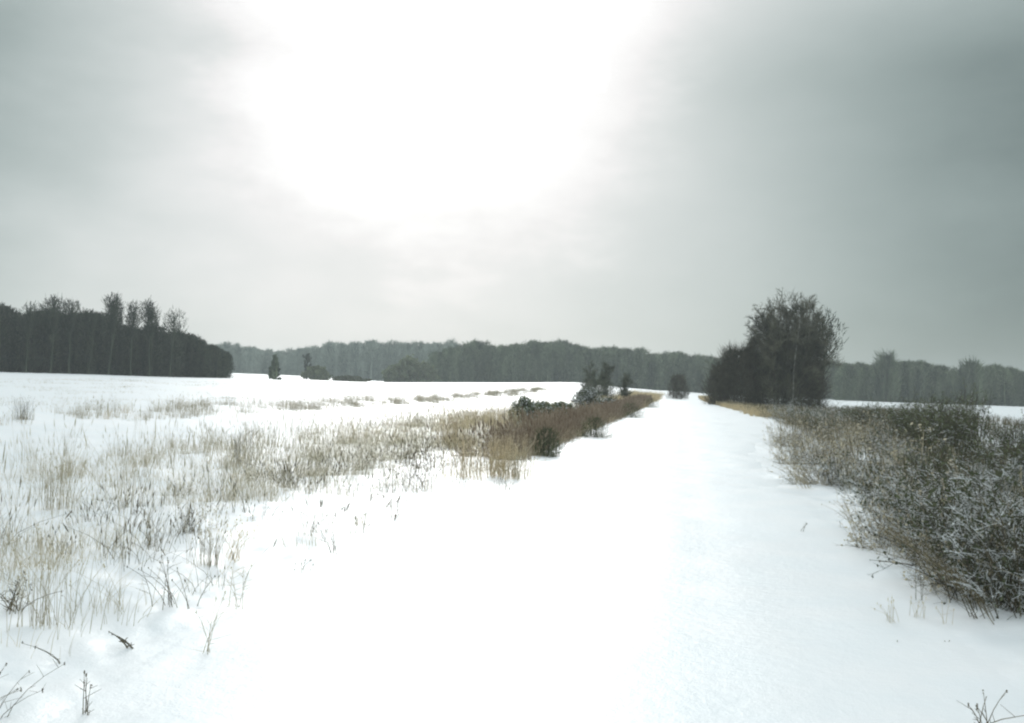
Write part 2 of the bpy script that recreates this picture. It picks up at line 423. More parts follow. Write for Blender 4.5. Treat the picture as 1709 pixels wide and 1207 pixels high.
def sticks(rows, sides=3): return prisms(rows[:, 0:3], rows[:, 3:6], rows[:, 6], rows[:, 7], sides)
TREE = [dict(n=7, wob=0.05, taper=0.35, bare=0.45, kids=3.6, ang=(22, 52), ratio=(0.28, 0.45), rr=0.5, lift=0.03),
        dict(n=5, wob=0.12, taper=0.4, bare=0.15, kids=2.8, ang=(22, 55), ratio=(0.35, 0.55), rr=0.5, lift=0.07, rmin=0.03),
        dict(n=4, wob=0.16, taper=0.4, bare=0.1, kids=1.6, ang=(25, 60), ratio=(0.45, 0.7), rr=0.6, lift=0.08, rmin=0.022),
        dict(n=3, wob=0.2, taper=0.5, bare=2, kids=0, ang=(0, 1), ratio=(1, 1), rr=1, rmin=0.018)]
def oval_tree(name, seed, h, w, loc, label, group=None, n=900, low=0.5):
    """slim tree: trunk, rising limbs and a soft oval crown of fine upswept twigs"""
    g = np.random.default_rng(seed); t = thing(name, loc, 0, 1, label, 'tree', group)
    bx = np.cumsum(g.normal(size=8) * 0.012 * h); zs = np.linspace(0, h * 0.93, 8)
    tr = np.array([(bx[i], 0, zs[i] - 0.1, bx[i + 1], 0, zs[i + 1] - 0.1, 0.023 * h * (1 - .11 * i), 0.023 * h * (1 - .11 * (i + 1))) for i in range(7)])
    tr[:, 6:] *= 0.8
    mesh('trunk', *sticks(tr, 5), M['wood_dark'], t)
    rows = []
    for k in range(22):
        z0 = h * g.uniform(low - .12, .85); th = g.uniform(0, 6.283); x0 = np.interp(z0, zs, bx)
        e = np.array([x0 + math.cos(th) * w * .75, math.sin(th) * w * .75, z0 + h * g.uniform(.08, .2)])
        rows.append((x0, 0, z0, *e, .006 * h, .003 * h))
    c = g.normal(size=(n, 3)); c /= np.linalg.norm(c, axis=1, keepdims=True); c *= g.uniform(0, 1, n)[:, None] ** 0.45
    lump_ = 0.7 + 0.6 * vnoise(c[:, 0] * 2.2 + 5, c[:, 2] * 3.2 + 5, seed)
    zc = h * (low + 1) / 2; P = np.stack([c[:, 0] * w * lump_ * (1.05 + 0.35 * c[:, 2]), c[:, 1] * w * lump_ * (1.05 + 0.35 * c[:, 2]), zc + c[:, 2] * h * (1 - low) / 2], -1); P[:, 0] += np.interp(P[:, 2], zs, bx)
    D = np.stack([c[:, 0] * .5, c[:, 1] * .5, np.ones(n) * .8], -1) + g.normal(size=(n, 3)) * .35
    Q = P + D * (h * g.uniform(.02, .06, n))[:, None]; r_ = g.uniform(.002, .0045, n) * h
    mesh('crown', *join([sticks(np.array(rows)), prisms(P, Q, r_, r_ * .5)]), M['wood_dark'], t)
    return t
def bare_tree(name, seed, h, loc, label, group=None, mat='wood_dark', tmat='wood_dark', fat=1.0, spread=1.0, bare=0.45):
    sp = [dict(q) for q in TREE]; sp[0]['bare'] = bare
    for q in sp:
        q['ang'] = (q['ang'][0] * spread, q['ang'][1] * spread)
        if 'rmin' in q: q['rmin'] *= fat
    pl = Plant(seed); pl.grow((0, 0, -0.1), (0, 0, 1), h * 0.82, 0.014 * h * fat, 0, sp)
    a = pl.arr(); t = thing(name, loc, 0, 1, label, 'tree', group)
    a0 = a[a[:, 8] == 0]; a1 = a[a[:, 8] > 0]
    mesh('trunk', *sticks(a0, 5), M[tmat], t); mesh('crown', *sticks(a1), M[mat], t)
    return t
tall = [(45, 514, 'thin sparse bare tree, leftmost of those rising above the dark left wood', 1.2, 31, 400, .5),
        (84, 505, 'broad bushy-topped bare tree above the left part of the dark wood', 1.8, 32, 1200, .5),
        (116, 509, 'bare tree just right of the broad bushy-topped one above the dark wood', 1.3, 33, 900, .5),
        (150, 530, 'short tree barely topping the dark wood left of its tallest tree', 1.3, 34, 600, .7),
        (184, 499, 'tallest tree rising above the dark left wood, with dense upright crown', 1.5, 35, 1300, .5),
        (221, 509, 'bare tree right of the tallest one above the dark wood, with narrow crown', 1.3, 36, 800, .45),
        (250, 507, 'straight dark-trunked tree in the wood, second last before its sloping end', 1.3, 37, 1000, .5),
        (283, 520, 'low wide-crowned sparse tree, last one above the wood before its sloping end', 1.8, 38, 650, .45)]
for px, top, lab, w, sd, n, low in tall:
    x, y = bearing(px, 201); z = float(base_z(x, y))
    oval_tree('bare_tree', sd, height_at(px, 201, top), w, (x, y, z - 0.1), lab, 'tall trees rising above the left wood', n, low)

def leafy(name, seed, loc, h, w, label, cat='tree', mat='green', dens=1400, shape='round', group=None, leaf=0.14, stem_r=0.05, snow=0):
    """dense-crowned small tree or bush: stem, limbs and leaf clumps through the crown's volume"""
    g = np.random.default_rng(seed); t = thing(name, loc, 0, 1, label, cat, group)
    rows = []
    nl = 26
    for k in range(nl):
        th = g.uniform(0, 2 * math.pi); rad = w * math.sqrt(g.uniform(0.05, 0.9)); top = h * (1 - 0.55 * (rad / w) ** 2) * g.uniform(0.75, 1.0)
        if shape == 'cone': top = h * (1 - 0.85 * rad / w)
        p = np.array([g.normal() * 0.06 * w, g.normal() * 0.06 * w, -0.05]); q = np.array([rad * math.cos(th), rad * math.sin(th), top])
        m1 = (p + q) / 2 + np.array([q[0], q[1], 0]) * 0.12
        rows += [(*p, *m1, stem_r, stem_r * 0.6), (*m1, *q, stem_r * 0.6, stem_r * 0.25)]
    rows = np.array(rows)
    mesh('stem', *sticks(rows), M['bark'], t)
    cl = []
    nc = int(dens / 14)
    for k in range(nc):
        zz = g.uniform(0.04, 1.0)
        pr = (1 - zz * 0.93) if shape == 'cone' else math.sqrt(max(0.0, 1 - (max(0, zz - 0.35) / 0.65) ** 2)) * (0.75 + 0.25 * min(1, zz / 0.35))
        rad = w * pr * math.sqrt(g.uniform(0.05, 1)) * g.uniform(0.85, 1.1); th = g.uniform(0, 2 * math.pi)
        c = np.array([rad * math.cos(th), rad * math.sin(th), zz * h])
        cl.append(c + g.normal(size=(14, 3)) * np.array([0.09 * w, 0.09 * w, 0.06 * h]))
    P = np.concatenate(cl); P[:, 2] = np.abs(P[:, 2])
    mesh('foliage', *flakes(P, leaf, 1.6, 0.6, g), M[mat], t)
    if snow:
        Q = P[g.random(len(P)) < snow]
        mesh('snow_cover', *lumps(Q, leaf * 0.8, g), M['twig_snow'], t)
    return t
def at(px, d):
    x, y = bearing(px, d); return (x, y, float(gz(x, y)) - 0.03)
def thicket_bush(name, seed, loc, h, w, label, n=6000, mat='twig', group=None, r=(0.012, 0.028), cat='bush', dy=0.8, low=1.0):
    """dense bush of upswept winter twigs on a handful of stems"""
    g = np.random.default_rng(seed); t = thing(name, loc, 0, 1, label, cat, group)
    rows = []
    for k in range(12):
        th = g.uniform(0, 2 * math.pi); rad = 0.55 * w * math.sqrt(g.uniform(0, 1))
        rows.append((rad * .7 * math.cos(th), rad * .7 * math.sin(th), -0.05, rad * math.cos(th), rad * math.sin(th), h * g.uniform(.5, .85), r[1] * 1.5, r[0]))
    mesh('stem', *sticks(np.array(rows)), M['bark'], t)
    th = g.uniform(0, 2 * math.pi, n); zz = 0.93 * g.uniform(0, 1, n) ** low
    lobes = (1 + 0.16 * np.sin(th * 3 + seed) + 0.1 * np.sin(th * 7 + 2 * seed)) * (0.75 + 0.5 * vnoise(th * 2.2, zz * 4, seed))
    rad = w * lobes * np.sqrt(np.clip(1 - (np.clip(zz - 0.3, 0, 1) / 0.66) ** 2, 0, 1)) * np.sqrt(g.uniform(0, 1, n))
    p = np.stack([rad * np.cos(th), rad * np.sin(th) * dy, zz * h], -1)
    dr = np.stack([np.cos(th) * .5, np.sin(th) * .5, np.full(n, .9)], -1) + g.normal(size=(n, 3)) * 0.35
    dr /= np.linalg.norm(dr, axis=1, keepdims=True)
    q = p + dr * (h * (0.05 + 0.22 * g.random(n) ** 2.5))[:, None]; rr_ = g.uniform(*r, n)
    mesh('foliage', *prisms(p, q, rr_, rr_ * 0.5), M[mat], t)
    return t
# lone trees and bushes far across the field
leafy('small_tree', 51, at(459, 250), height_at(459, 250, 596), 1.8, 'small dark pointed tree standing alone on the far field edge', mat='wood_far', shape='cone', leaf=0.22, dens=800)
bare_tree('bare_tree', 52, height_at(513, 330, 587), at(513, 330), 'slim bare tree right of the small dark pointed tree on the far field', fat=2.6, spread=0.8, bare=0.25)
leafy('low_bush', 53, at(528, 330), 4.2, 4.5, 'low bush at the foot of the slim bare tree on the far field', 'bush', leaf=0.35)
leafy('low_bush', 54, at(585, 335), 1.6, 6.0, 'long flat bush on the far field right of the slim bare tree', 'bush', mat='leaf', leaf=0.3)
for k, (px, h, w, lab) in enumerate([(662, 5.5, 5, 'leftmost rounded bush of the row before the pale distant wood'), (684, 8.5, 5.5, 'tallest rounded bush of the row before the pale distant wood'),
                                    (706, 6.5, 5.5, 'rightmost rounded bush of the row, touching the central wood')]):
    leafy('round_bush', 55 + k, at(px, 370), h, w, lab, 'bush', leaf=0.45, dens=1500, group='bushes before the distant wood')
thicket_bush('broad_tree', 61, at(1480, 337), height_at(1480, 335, 595), 3.6, 'taller dark tree rising above the right wood just right of the big roadside tree', 2600, mat='wood_far', r=(0.05, 0.11), cat='tree')
thicket_bush('broad_tree', 62, at(1622, 334), height_at(1622, 328, 608), 4.0, 'lone crown rising slightly above the low right wood near the photo edge', 2600, mat='wood_far', r=(0.05, 0.11), cat='tree')

# ------------------------------------------------------------------ the big multi-stemmed tree beside the path
def big_tree():
    d = 128; x, y = bearing(1308, d); z = float(gz(x, y))
    H = (EYE + (HOR(1308) - 487) * d / F_PX - z) * 0.985
    t = thing('multi_stemmed_tree', (x, y, z), 0, 1, 'big bare multi-stemmed tree with dark bushy crown right of the path', 'tree')
    g = np.random.default_rng(77); crown = []
    spec = [dict(n=8, wob=0.035, taper=0.3, bare=0.22, kids=3.6, ang=(20, 55), ratio=(0.2, 0.38), rr=0.45, lift=0.015),
            dict(n=5, wob=0.12, taper=0.4, bare=0.1, kids=2.0, ang=(20, 55), ratio=(0.35, 0.6), rr=0.5, lift=0.06, rmin=0.034),
            dict(n=4, wob=0.15, taper=0.4, bare=0.0, kids=1.3, ang=(20, 60), ratio=(0.4, 0.7), rr=0.7, lift=0.05, rmin=0.026),
            dict(n=3, wob=0.2, taper=0.6, bare=2, kids=0, ang=(0, 1), ratio=(1, 1), rr=1, rmin=0.022)]
    stems = [(-3.2, .6, -.26), (-2.7, .72, -.2), (2.9, .7, .2), (-1.7, .84, -.2), (1.7, .9, .05), (0.0, .93, -.02), (-2.8, .62, -.30), (-2.1, .78, -.16), (-1.4, .9, -.12), (-1.0, .96, -.15), (0.6, .97, -.02), (1.2, .97, .08), (-0.8, .97, -.05), (-0.2, 1.0, .02), (0.3, .98, .05), (0.8, .97, .06), (1.4, .93, .12),
             (2.0, .86, .22), (2.6, .74, .36), (1.7, .9, .26), (2.3, .82, .33), (2.8, .66, .46), (-0.5, .85, -.2), (1.0, .8, .22), (0.2, .9, -.08)]
    for k, (sx, hh, lean) in enumerate(stems):
        pl = Plant(100 + k)
        pl.grow((sx * 0.75, g.normal() * 1.2, -0.1), (lean * 1.0, g.normal() * 0.10, 1), H * hh * 0.85, 0.12, 0, spec)
        a = pl.arr(); mesh('trunk', *sticks(a[a[:, 8] == 0], 5), M['pale_bark' if k in (9, 10, 11, 13) else 'bark'], t)
        crown.append(a[a[:, 8] > 0])
    a = np.concatenate(crown)
    # dense low brushwood round the foot of the stems
    n = 7000; th = g.uniform(0, 2 * math.pi, n); rad = 4.3 * np.sqrt(g.uniform(0, 1, n)); zz = g.uniform(0, 0.5, n) * H * (1 - 0.4 * (rad / 4.3) ** 3)
    p = np.stack([rad * np.cos(th), rad * np.sin(th) * 0.8, zz], -1)
    dr = np.stack([np.cos(th) * .35, np.sin(th) * .35, np.ones(n)], -1) + g.normal(size=(n, 3)) * 0.3
    dr /= np.linalg.norm(dr, axis=1, keepdims=True)
    q = p + dr * g.uniform(0.5, 1.3, n)[:, None]; r_ = g.uniform(0.012, 0.03, n)
    # feathery outer twigs that round the whole crown off into one dome
    m_ = 9500; c = g.normal(size=(m_, 3)); c[:, 2] = np.abs(c[:, 2]); c /= np.linalg.norm(c, axis=1, keepdims=True); c *= g.uniform(0.1, 1, m_)[:, None] ** 0.5
    kp = g.random(m_) < 1.25 * vnoise(c[:, 0] * 5 + 9, c[:, 2] * 6 + 3, 15); c = c[kp]; m_ = len(c)
    p2 = np.stack([0.9 + c[:, 0] * 6.3 * (1 - 0.25 * c[:, 2]), c[:, 1] * 3.8, H * (0.36 + 0.60 * c[:, 2])], -1)
    d2 = np.stack([c[:, 0] * .7, c[:, 1] * .5, np.ones(m_) * .8], -1) + g.normal(size=(m_, 3)) * .4
    q2 = p2 + d2 * g.uniform(0.25, 0.8, m_)[:, None]; r2 = g.uniform(0.012, 0.026, m_)
    V, Fc = join([sticks(a), prisms(p, q, r_, r_ * 0.5), prisms(p2, q2, r2, r2 * 0.5)])
    mesh('crown', V, Fc, M['twig_big'], t)
    return H
BIG_H = big_tree()
thicket_bush('dense_bush', 201, at(1233, 126), height_at(1233, 126, 583), 3.2, 'dense dark rounded bush against the left foot of the big multi-stemmed tree', 8000)
thicket_bush('dense_bush', 202, at(1203, 124), 4.6, 1.4, 'narrow low bush at the path edge, leftmost beside the big multi-stemmed tree', 2500)
thicket_bush('dense_bush', 203, at(1352, 127), 6.0, 1.9, 'dark bush against the right foot of the big multi-stemmed tree', 4500)
oval_tree('slender_tree', 204, height_at(1376, 131, 520), 2.1, at(1366, 131), 'slender bare tree with sparse crown feathering out right of the big multi-stemmed tree', None, 700, .42)
thicket_bush('round_bush', 205, at(1133, 172), height_at(1133, 172, 626), 1.7, 'small dark round bush alone at the far end of the snowy path', 2600)

# ------------------------------------------------------------------ left side of the path: trees, bushes, hedge
for px, top, sd, lab, fat in [(985, 598, 301, 'bare many-twigged tree, left one of the pair at the left side of the path end', 1.1),
                              (1012, 600, 302, 'bare tree, right one of the pair at the left side of the path end', 1.1),
                              (1047, 617, 303, 'very small bare tree left of the round bush at the path end', 0.9)]:
    bare_tree('bare_tree', sd, height_at(px, 118, top), at(px, 118), lab, mat='twig_olive', tmat='bark', fat=fat, spread=1.35, bare=0.12)
thicket_bush('tangled_bush', 304, at(1000, 116), 2.6, 2.1, 'low tangled bush between the two bare trees left of the path', 2600, mat='twig_olive')
leafy('frosted_bush', 305, at(984, 78), 1.75, 1.3, 'pale frosted rounded bush below the pair of bare trees left of the path', 'bush', mat='leaf', leaf=0.05, dens=2600, snow=0.75)
leafy('frosted_bush', 306, at(1018, 72), 1.0, 0.9, 'small pale frosted bush between brown weeds and the bigger frosted one', 'bush', mat='leaf', leaf=0.045, dens=1600, snow=0.7)
leafy('hedge_bush', 307, at(878, 44), 1.25, 0.75, 'dark grey-green bush at the left end of the short row left of the path', 'bush', leaf=0.035, dens=2200, snow=0.45)
leafy('hedge_bush', 308, at(908, 48), 1.0, 0.95, 'grey-green bush in the middle of the short row left of the path', 'bush', leaf=0.045, dens=2600, snow=0.35)
leafy('hedge_bush', 309, at(938, 54), 0.95, 0.95, 'grey-green bush at the right end of the short row left of the path', 'bush', leaf=0.045, dens=2600, snow=0.35)
for k, (px, py, h, w, lab) in enumerate([(911, 762, 0.85, 0.3, 'small dark green bush, nearest of those among the brown weeds beside the path'),
                                         (992, 730, 0.85, 0.42, 'small dark green bush, second nearest among the brown weeds beside the path'),
                                         (1052, 697, 1.1, 0.6, 'dark green bush, third nearest among the brown weeds beside the path'),
                                         (1085, 680, 1.0, 0.7, 'farthest green bush among the brown weeds beside the path')]):
    x, y, d = foot(px, py); thicket_bush('green_bush', 320 + k, (x, y, float(gz(x, y)) - .02), h * 0.85, w * 1.25, lab, 1300, mat='green', low=1.7, r=(0.003, 0.007), group='green bushes in the brown weeds')

# ------------------------------------------------------------------ roadside shrubs on the right
def shrub_proto(seed, n_stems, length, fan, lean, mats, leaves=1500, snow=1400, frost=0.4, fat=1.0):
    g = np.random.default_rng(seed); rows = []
    spec = [dict(n=6, wob=0.10, taper=0.4, bare=0.12, kids=1.5, ang=(20, 55), ratio=(0.25, 0.5), rr=0.6, lift=0.02),
            dict(n=4, wob=0.16, taper=0.5, bare=0.0, kids=1.1, ang=(25, 65), ratio=(0.35, 0.6), rr=0.7, lift=0.03, rmin=0.0024 * fat),
            dict(n=3, wob=0.22, taper=0.5, bare=2, kids=0, ang=(0, 1), ratio=(1, 1), rr=1, rmin=0.0018 * fat)]
    for k in range(n_stems):
        th = g.uniform(0, 2 * math.pi); out = fan * math.sqrt(g.uniform(0, 1))
        p = (0.22 * g.normal(), 0.22 * g.normal(), -0.05)
        pl = Plant(seed * 100 + k); pl.grow(p, (math.cos(th) * out + lean, math.sin(th) * out, 1), length * g.uniform(0.6, 1.1), 0.006 * fat, 0, spec)
        rows.append(pl.arr())
    a = np.concatenate(rows); t = thing('roadside_shrub', (0, 0, 0), 0, 1, 'x', 'shrub')
    hi = a[a[:, 8] > 0]; tips = hi[g.integers(0, len(hi), leaves)]
    mesh('stem', *sticks(a[a[:, 8] == 0]), M[mats[0]], t)
    mesh('twig', *sticks(hi), M[mats[1]], t)
    P = tips[:, 0:3] + (tips[:, 3:6] - tips[:, 0:3]) * g.random((leaves, 1)) + g.normal(size=(leaves, 3)) * 0.01
    mesh('foliage', *flakes(P, 0.013, 2.0, 0.1, g), M[mats[2]], t)
    # snow lying along the upper side of the flatter twigs, plus a few clots in the forks
    dz = np.abs(a[:, 5] - a[:, 2]) / (np.linalg.norm(a[:, 3:6] - a[:, 0:3], axis=1) + 1e-6)
    sel = (g.random(len(a)) < frost * (1.15 - dz) * (0.35 + (a[:, 8] > 0))) & (a[:, 2] > 0.06); b = a[sel]; rs = np.clip(b[:, 6], 0.0022, 0.0038) + 0.0006
    upz = np.stack([0 * rs, 0 * rs, rs * 0.9], -1)
    tips = a[g.integers(0, len(a), snow)]; P = tips[:, 3:6] + [0, 0, 0.004]; P = P[P[:, 2] > 0.05]
    V1, F1 = prisms(b[:, 0:3] + upz, b[:, 3:6] + upz, rs, rs * 0.8); V2, F2 = lumps(P, 0.008, g)
    F1 = np.concatenate([F1[:, [0, 1, 2]], F1[:, [0, 2, 3]]])
    mesh('snow_cover', *join([(V1, F1), (V2, F2)]), M['twig_snow'], t)
    return t
PROTO = [shrub_proto(11, 22, 1.45, 0.75, -0.10, ('bark', 'twig_olive', 'leaf'), 500, 500, 0.6),
         shrub_proto(12, 26, 1.30, 0.95, -0.30, ('bark', 'twig', 'leaf'), 900, 100, 0.12),
         shrub_proto(13, 30, 1.15, 1.10, -0.15, ('twig_olive', 'twig_olive', 'leaf'), 500, 500, 0.6),
         shrub_proto(14, 36, 1.75, 0.42, 0.0, ('bark', 'twig', 'green'), 2500, 60, 0.06, 1.8),
         shrub_proto(15, 26, 1.0, 1.3, -0.45, ('straw', 'weed', 'straw'), 500, 200, 0.2)]
used = set()
def place(k, px, py, h, label, rz=None, wide=1.0, group='shrubs of the roadside thicket', lift=0.0):
    """k: kind of shrub; stands on the ground at the surveyed foot (px, py)"""
    x, y, d = foot(px, py); z = float(gz(x, y)) - 0.03 + lift
    rz = random.uniform(-0.7, 0.7) if rz is None else rz
    s = h / (1.45, 1.25, 1.15, 1.75, 0.95)[k]; sc = (s * wide, s * wide, s)
    if k in used: return dup(PROTO[k], (x, y, z), rz, sc, label, 'shrub', group)
    used.add(k); o = PROTO[k]; o.location = (x, y, z); o.rotation_euler = (0, 0, rz); o.scale = sc
    return tag(o, label, 'shrub', group)
R = [(0, 1312, 708, 1.5, 'pale frosted low shrub nearest the big tree, where the path narrows', 1.3),
     (2, 1352, 712, 1.5, 'greyish snow-dusted shrub second from the big tree on the right verge', 1.4),
     (0, 1398, 716, 1.6, 'snow-dusted shrub in the back row below the white field strip, left part', 1.5),
     (3, 1440, 722, 1.6, 'darker shrub in the back row left of the tallest upright shrub', 1.5),
     (3, 1500, 735, 1.75, 'shrub with ragged top immediately left of the tallest upright shrub', 1.2),
     (3, 1548, 758, 1.9, 'upright dark shrub forming the left half of the highest clump on the right', 0.9),
     (3, 1590, 762, 2.2, 'tallest upright dark shrub, breaking the white field strip on the right', 0.9),
     (3, 1524, 748, 1.85, 'dark shrub with loose top at the left shoulder of the highest clump on the right', 1.0),
     (3, 1608, 778, 2.0, 'dark dense shrub at the right shoulder of the highest clump on the right', 0.9),
     (3, 1568, 785, 1.7, 'dark shrub low in front of the highest clump on the right', 1.1),
     (3, 1690, 775, 1.45, 'dark shrub at the right photo edge behind the near thicket', 1.2),
     (4, 1338, 775, 0.85, 'straw-coloured shrub leaning over the path edge, farthest of the leaning ones', 1.1),
     (4, 1358, 808, 0.75, 'pale low shrub with twigs spread over the path edge midway along the thicket', 1.1),
     (2, 1412, 812, 0.85, 'low brown snow-speckled shrub at the point where the thicket steps back', 1.1),
     (1, 1470, 845, 0.9, 'olive shrub above the snowy notch in the thicket front', 1.1),
     (2, 1520, 905, 0.95, 'dense olive-brown shrub at the front of the thicket by its middle corner', 1.0),
     (1, 1575, 940, 0.95, 'dark shrub with stems sprawling left towards the snow near the long flat twig', 1.0),
     (4, 1545, 935, 0.6, 'low fan of pale twigs just above the long flat twig on the snow', 1.0),
     (1, 1650, 1005, 1.05, 'near shrub with long stems leaning left over the snow', 1.0),
     (0, 1700, 1025, 1.15, 'nearest shrub with thick stems at the right photo edge', 1.0),
     (4, 1318, 745, 0.8, 'straw-coloured low shrub at the path edge just before the big tree verge', 1.2),
     (4, 1490, 915, 0.6, 'straggly straw shrub at the foot of the thicket right of the snowy notch', 1.1),
     (4, 1620, 995, 0.6, 'low straggly straw stems in front of the near right shrubs', 1.0),
     (4, 1590, 975, 0.55, 'fine pale stems at the thicket front above the leaning grey stem', 1.0),
     (2, 1690, 940, 1.0, 'snow-laden grey shrub behind the nearest one at the right photo edge', 1.1)]
for k, px, py, h, lab, wd in R: place(k, px, py, h, lab, wide=wd)
fill = []
gg = np.random.default_rng(5)
for px, py, h in [(1375, 735, 1.2), (1425, 745, 1.3), (1475, 760, 1.35), (1530, 780, 1.35), (1600, 800, 1.35), (1660, 800, 1.3), (1395, 775, 1.0), 
                  (1490, 810, 1.05), (1545, 830, 1.1), (1610, 840, 1.1), (1670, 850, 1.15), (1720, 850, 1.2), (1530, 865, 1.0), (1590, 885, 1.0), (1640, 920, 1.0), (1740, 930, 1.0),
                  (1770, 1000, 1.1), (1780, 850, 1.2), (1640, 965, 0.85)]:
    place(int(gg.choice([0, 1, 2, 2, 1, 4, 3])), px, py, h * gg.uniform(0.75, 1.15), 'grey-brown snow-speckled shrub merging into the tangled middle of the right thicket', rz=gg.uniform(-1, 1), wide=1.25,
          group='shrubs merging in the tangled right thicket')
used_check = [PROTO[k] for k in range(5) if k not in used]

# ------------------------------------------------------------------ grass and weeds
def blades(name, label, mat, X, Y, h, r, lean=0.25, seg=3, head=0.0, g=None, kind='stuff', cat='grass', bend=0.5, drift=(0, 0), fan=(0, 0)):
    """curved stalks standing on the ground at X, Y"""
    g = g or rng; n = len(X); Z = gz(X, Y) - 0.02
    th = g.uniform(0, 2 * math.pi, n); ln = np.abs(g.normal(size=n)) * lean
    dx = np.cos(th) * ln + drift[0] + fan[0]; dy = np.sin(th) * ln + drift[1] + fan[1]
    p = np.stack([X, Y, Z], -1); parts = []
    for i in range(seg):
        t = (i + 1) / seg; k = t ** (1 + bend)
        q = np.stack([X + dx * h * k, Y + dy * h * k, Z + h * (t - 0.25 * ln * t * t)], -1)
        parts.append(prisms(p, q, r * (1 - 0.7 * i / seg), r * (1 - 0.7 * (i + 1) / seg))); p = q
    if head > 0:
        sel = g.random(n) < head; q = p[sel]; n2 = len(q)
        up = np.stack([dx[sel] * .6, dy[sel] * .6, np.ones(n2)], -1); up /= np.linalg.norm(up, axis=1, keepdims=True)
        L_ = (h[sel] * 0.16)[:, None]
        parts.append(prisms(q - up * L_, q - up * L_ * .4, r[sel] * 1.0, r[sel] * 2.6)); parts.append(prisms(q - up * L_ * .4, q + up * L_ * .5, r[sel] * 2.6, r[sel] * .4))
    V, Fc = join(parts)
    return tag(mesh(name, V, Fc, M[mat]), label, cat, kind=kind)
def scatter(n, u0_, u1_, v0, v1, g, clump=2.5, thr=0.45, seed=0, tuft=9, tw=0.09, upow=1.0):
    """tufted points along the path frame, kept where a patchy field is high"""
    m = max(1, n // tuft)
    out = []; tot = 0
    while tot < m:
        u = u0_ + (u1_ - u0_) * g.uniform(0, 1, m * 3) ** upow; v = g.uniform(v0, v1, m * 3)
        a = vnoise(u / clump, v / clump, seed) * 0.6 + vnoise(u / clump * 2.7, v / clump * 2.7, seed + 1) * 0.4
        k = a > thr; out.append(np.stack([u[k], v[k]], -1)); tot += k.sum()
    c = np.concatenate(out)[:m]; o = g.normal(size=(m * tuft, 2)) * tw; c = np.repeat(c, tuft, 0) + o
    X, Y = to_xy(c[:, 0], c[:, 1]); ox, oy = to_xy(o[:, 0], o[:, 1])
    return X, Y, np.repeat(0.35 + 0.95 * g.random(m) ** 1.3, tuft), ox / tw, oy / tw
g = np.random.default_rng(91)
def U(a, b, n): return g.uniform(a, b, n)
def band(name, label, mat, n, u0_, u1_, v0, v1, h, r, **k):
    sk = {q: k.pop(q) for q in ('clump', 'thr', 'seed', 'tuft', 'tw', 'upow') if q in k}
    X, Y, hf, ox, oy = scatter(n, u0_, u1_, v0, v1, g, **sk); d = np.hypot(X, Y)
    rad = U(*r, len(X)) * (1 + d / 60)
    return blades(name, label, mat, X, Y, U(*h, len(X)) * hf, rad, g=g, fan=(ox * 0.16, oy * 0.16), **k)
band('meadow_grass', 'pale dry meadow grass in a broad tufty band across the left verge', 'pale_straw', 10500, 5, 70, -12.2, -6.0, (0.3, 0.8), (0.0010, 0.0018), clump=1.0, thr=0.55, seed=40, tuft=16, tw=0.11, upow=1.3, head=0.25, lean=0.35)
band('sparse_grass', 'sparse grass stalks poking through snow between meadow band and path', 'pale_straw', 8000, 3, 45, -6.6, -3.6, (0.12, 0.5), (0.0011, 0.002), clump=1.1, thr=0.56, seed=43, tuft=8, tw=0.11, upow=1.2, lean=0.4)
band('tan_grass', 'tall tan grass in the far part of the left verge beside the path', 'tan', 3800, 28, 75, -10.5, -7.2, (0.4, 1.0), (0.0014, 0.0024), clump=1.5, thr=0.58, seed=46, tuft=26, tw=0.2, head=0.4, lean=0.3)
band('straw_grass', 'thin straw grass scattered through the snow of the left meadow', 'straw', 4500, 8, 90, -13.5, -5.5, (0.4, 1.0), (0.0014, 0.0024), clump=1.2, thr=0.5, seed=49, tuft=7, tw=0.15, head=0.5)
band('field_edge_grass', 'line of dry grass along the near edge of the far left field', 'straw', 15000, 14, 190, -28, -23.5, (0.3, 0.75), (0.002, 0.003), clump=2.0, thr=0.52, seed=52, tuft=14, tw=0.2, head=0.2)
band('field_stubble', 'faint stubble streaks showing through snow on the far left field', 'straw', 20000, 30, 260, -75, -30, (0.08, 0.22), (0.0025, 0.004), clump=5, thr=0.56, seed=55, tuft=10, tw=0.6)
band('brown_weeds', 'dense brown dead weeds lining the left edge of the path', 'russet', 26000, 22, 125, -5.0, -3.5, (0.25, 0.85), (0.003, 0.006), clump=1.6, thr=0.44, seed=58, tuft=10, tw=0.15, lean=0.3, head=0.7, upow=0.85)
band('verge_tufts', 'pale grass tufts breaking up the brown weeds on the left path edge', 'tan', 7000, 24, 125, -5.6, -3.5, (0.2, 0.6), (0.002, 0.004), clump=1.2, thr=0.52, seed=88, tuft=12, tw=0.15, lean=0.45)
band('edge_grass', 'yellowish grass fringe between the brown weeds and the path', 'straw', 9000, 19, 150, -3.9, -3.3, (0.1, 0.35), (0.002, 0.004), clump=1.5, thr=0.35, seed=61, tuft=8, tw=0.1, lean=0.5)
band('ditch_grass', 'far grass and weeds along the left of the path up to its end', 'tan', 9000, 90, 200, -9, -3.2, (0.3, 0.9), (0.004, 0.007), clump=3, thr=0.35, seed=64, tuft=10, tw=0.3)
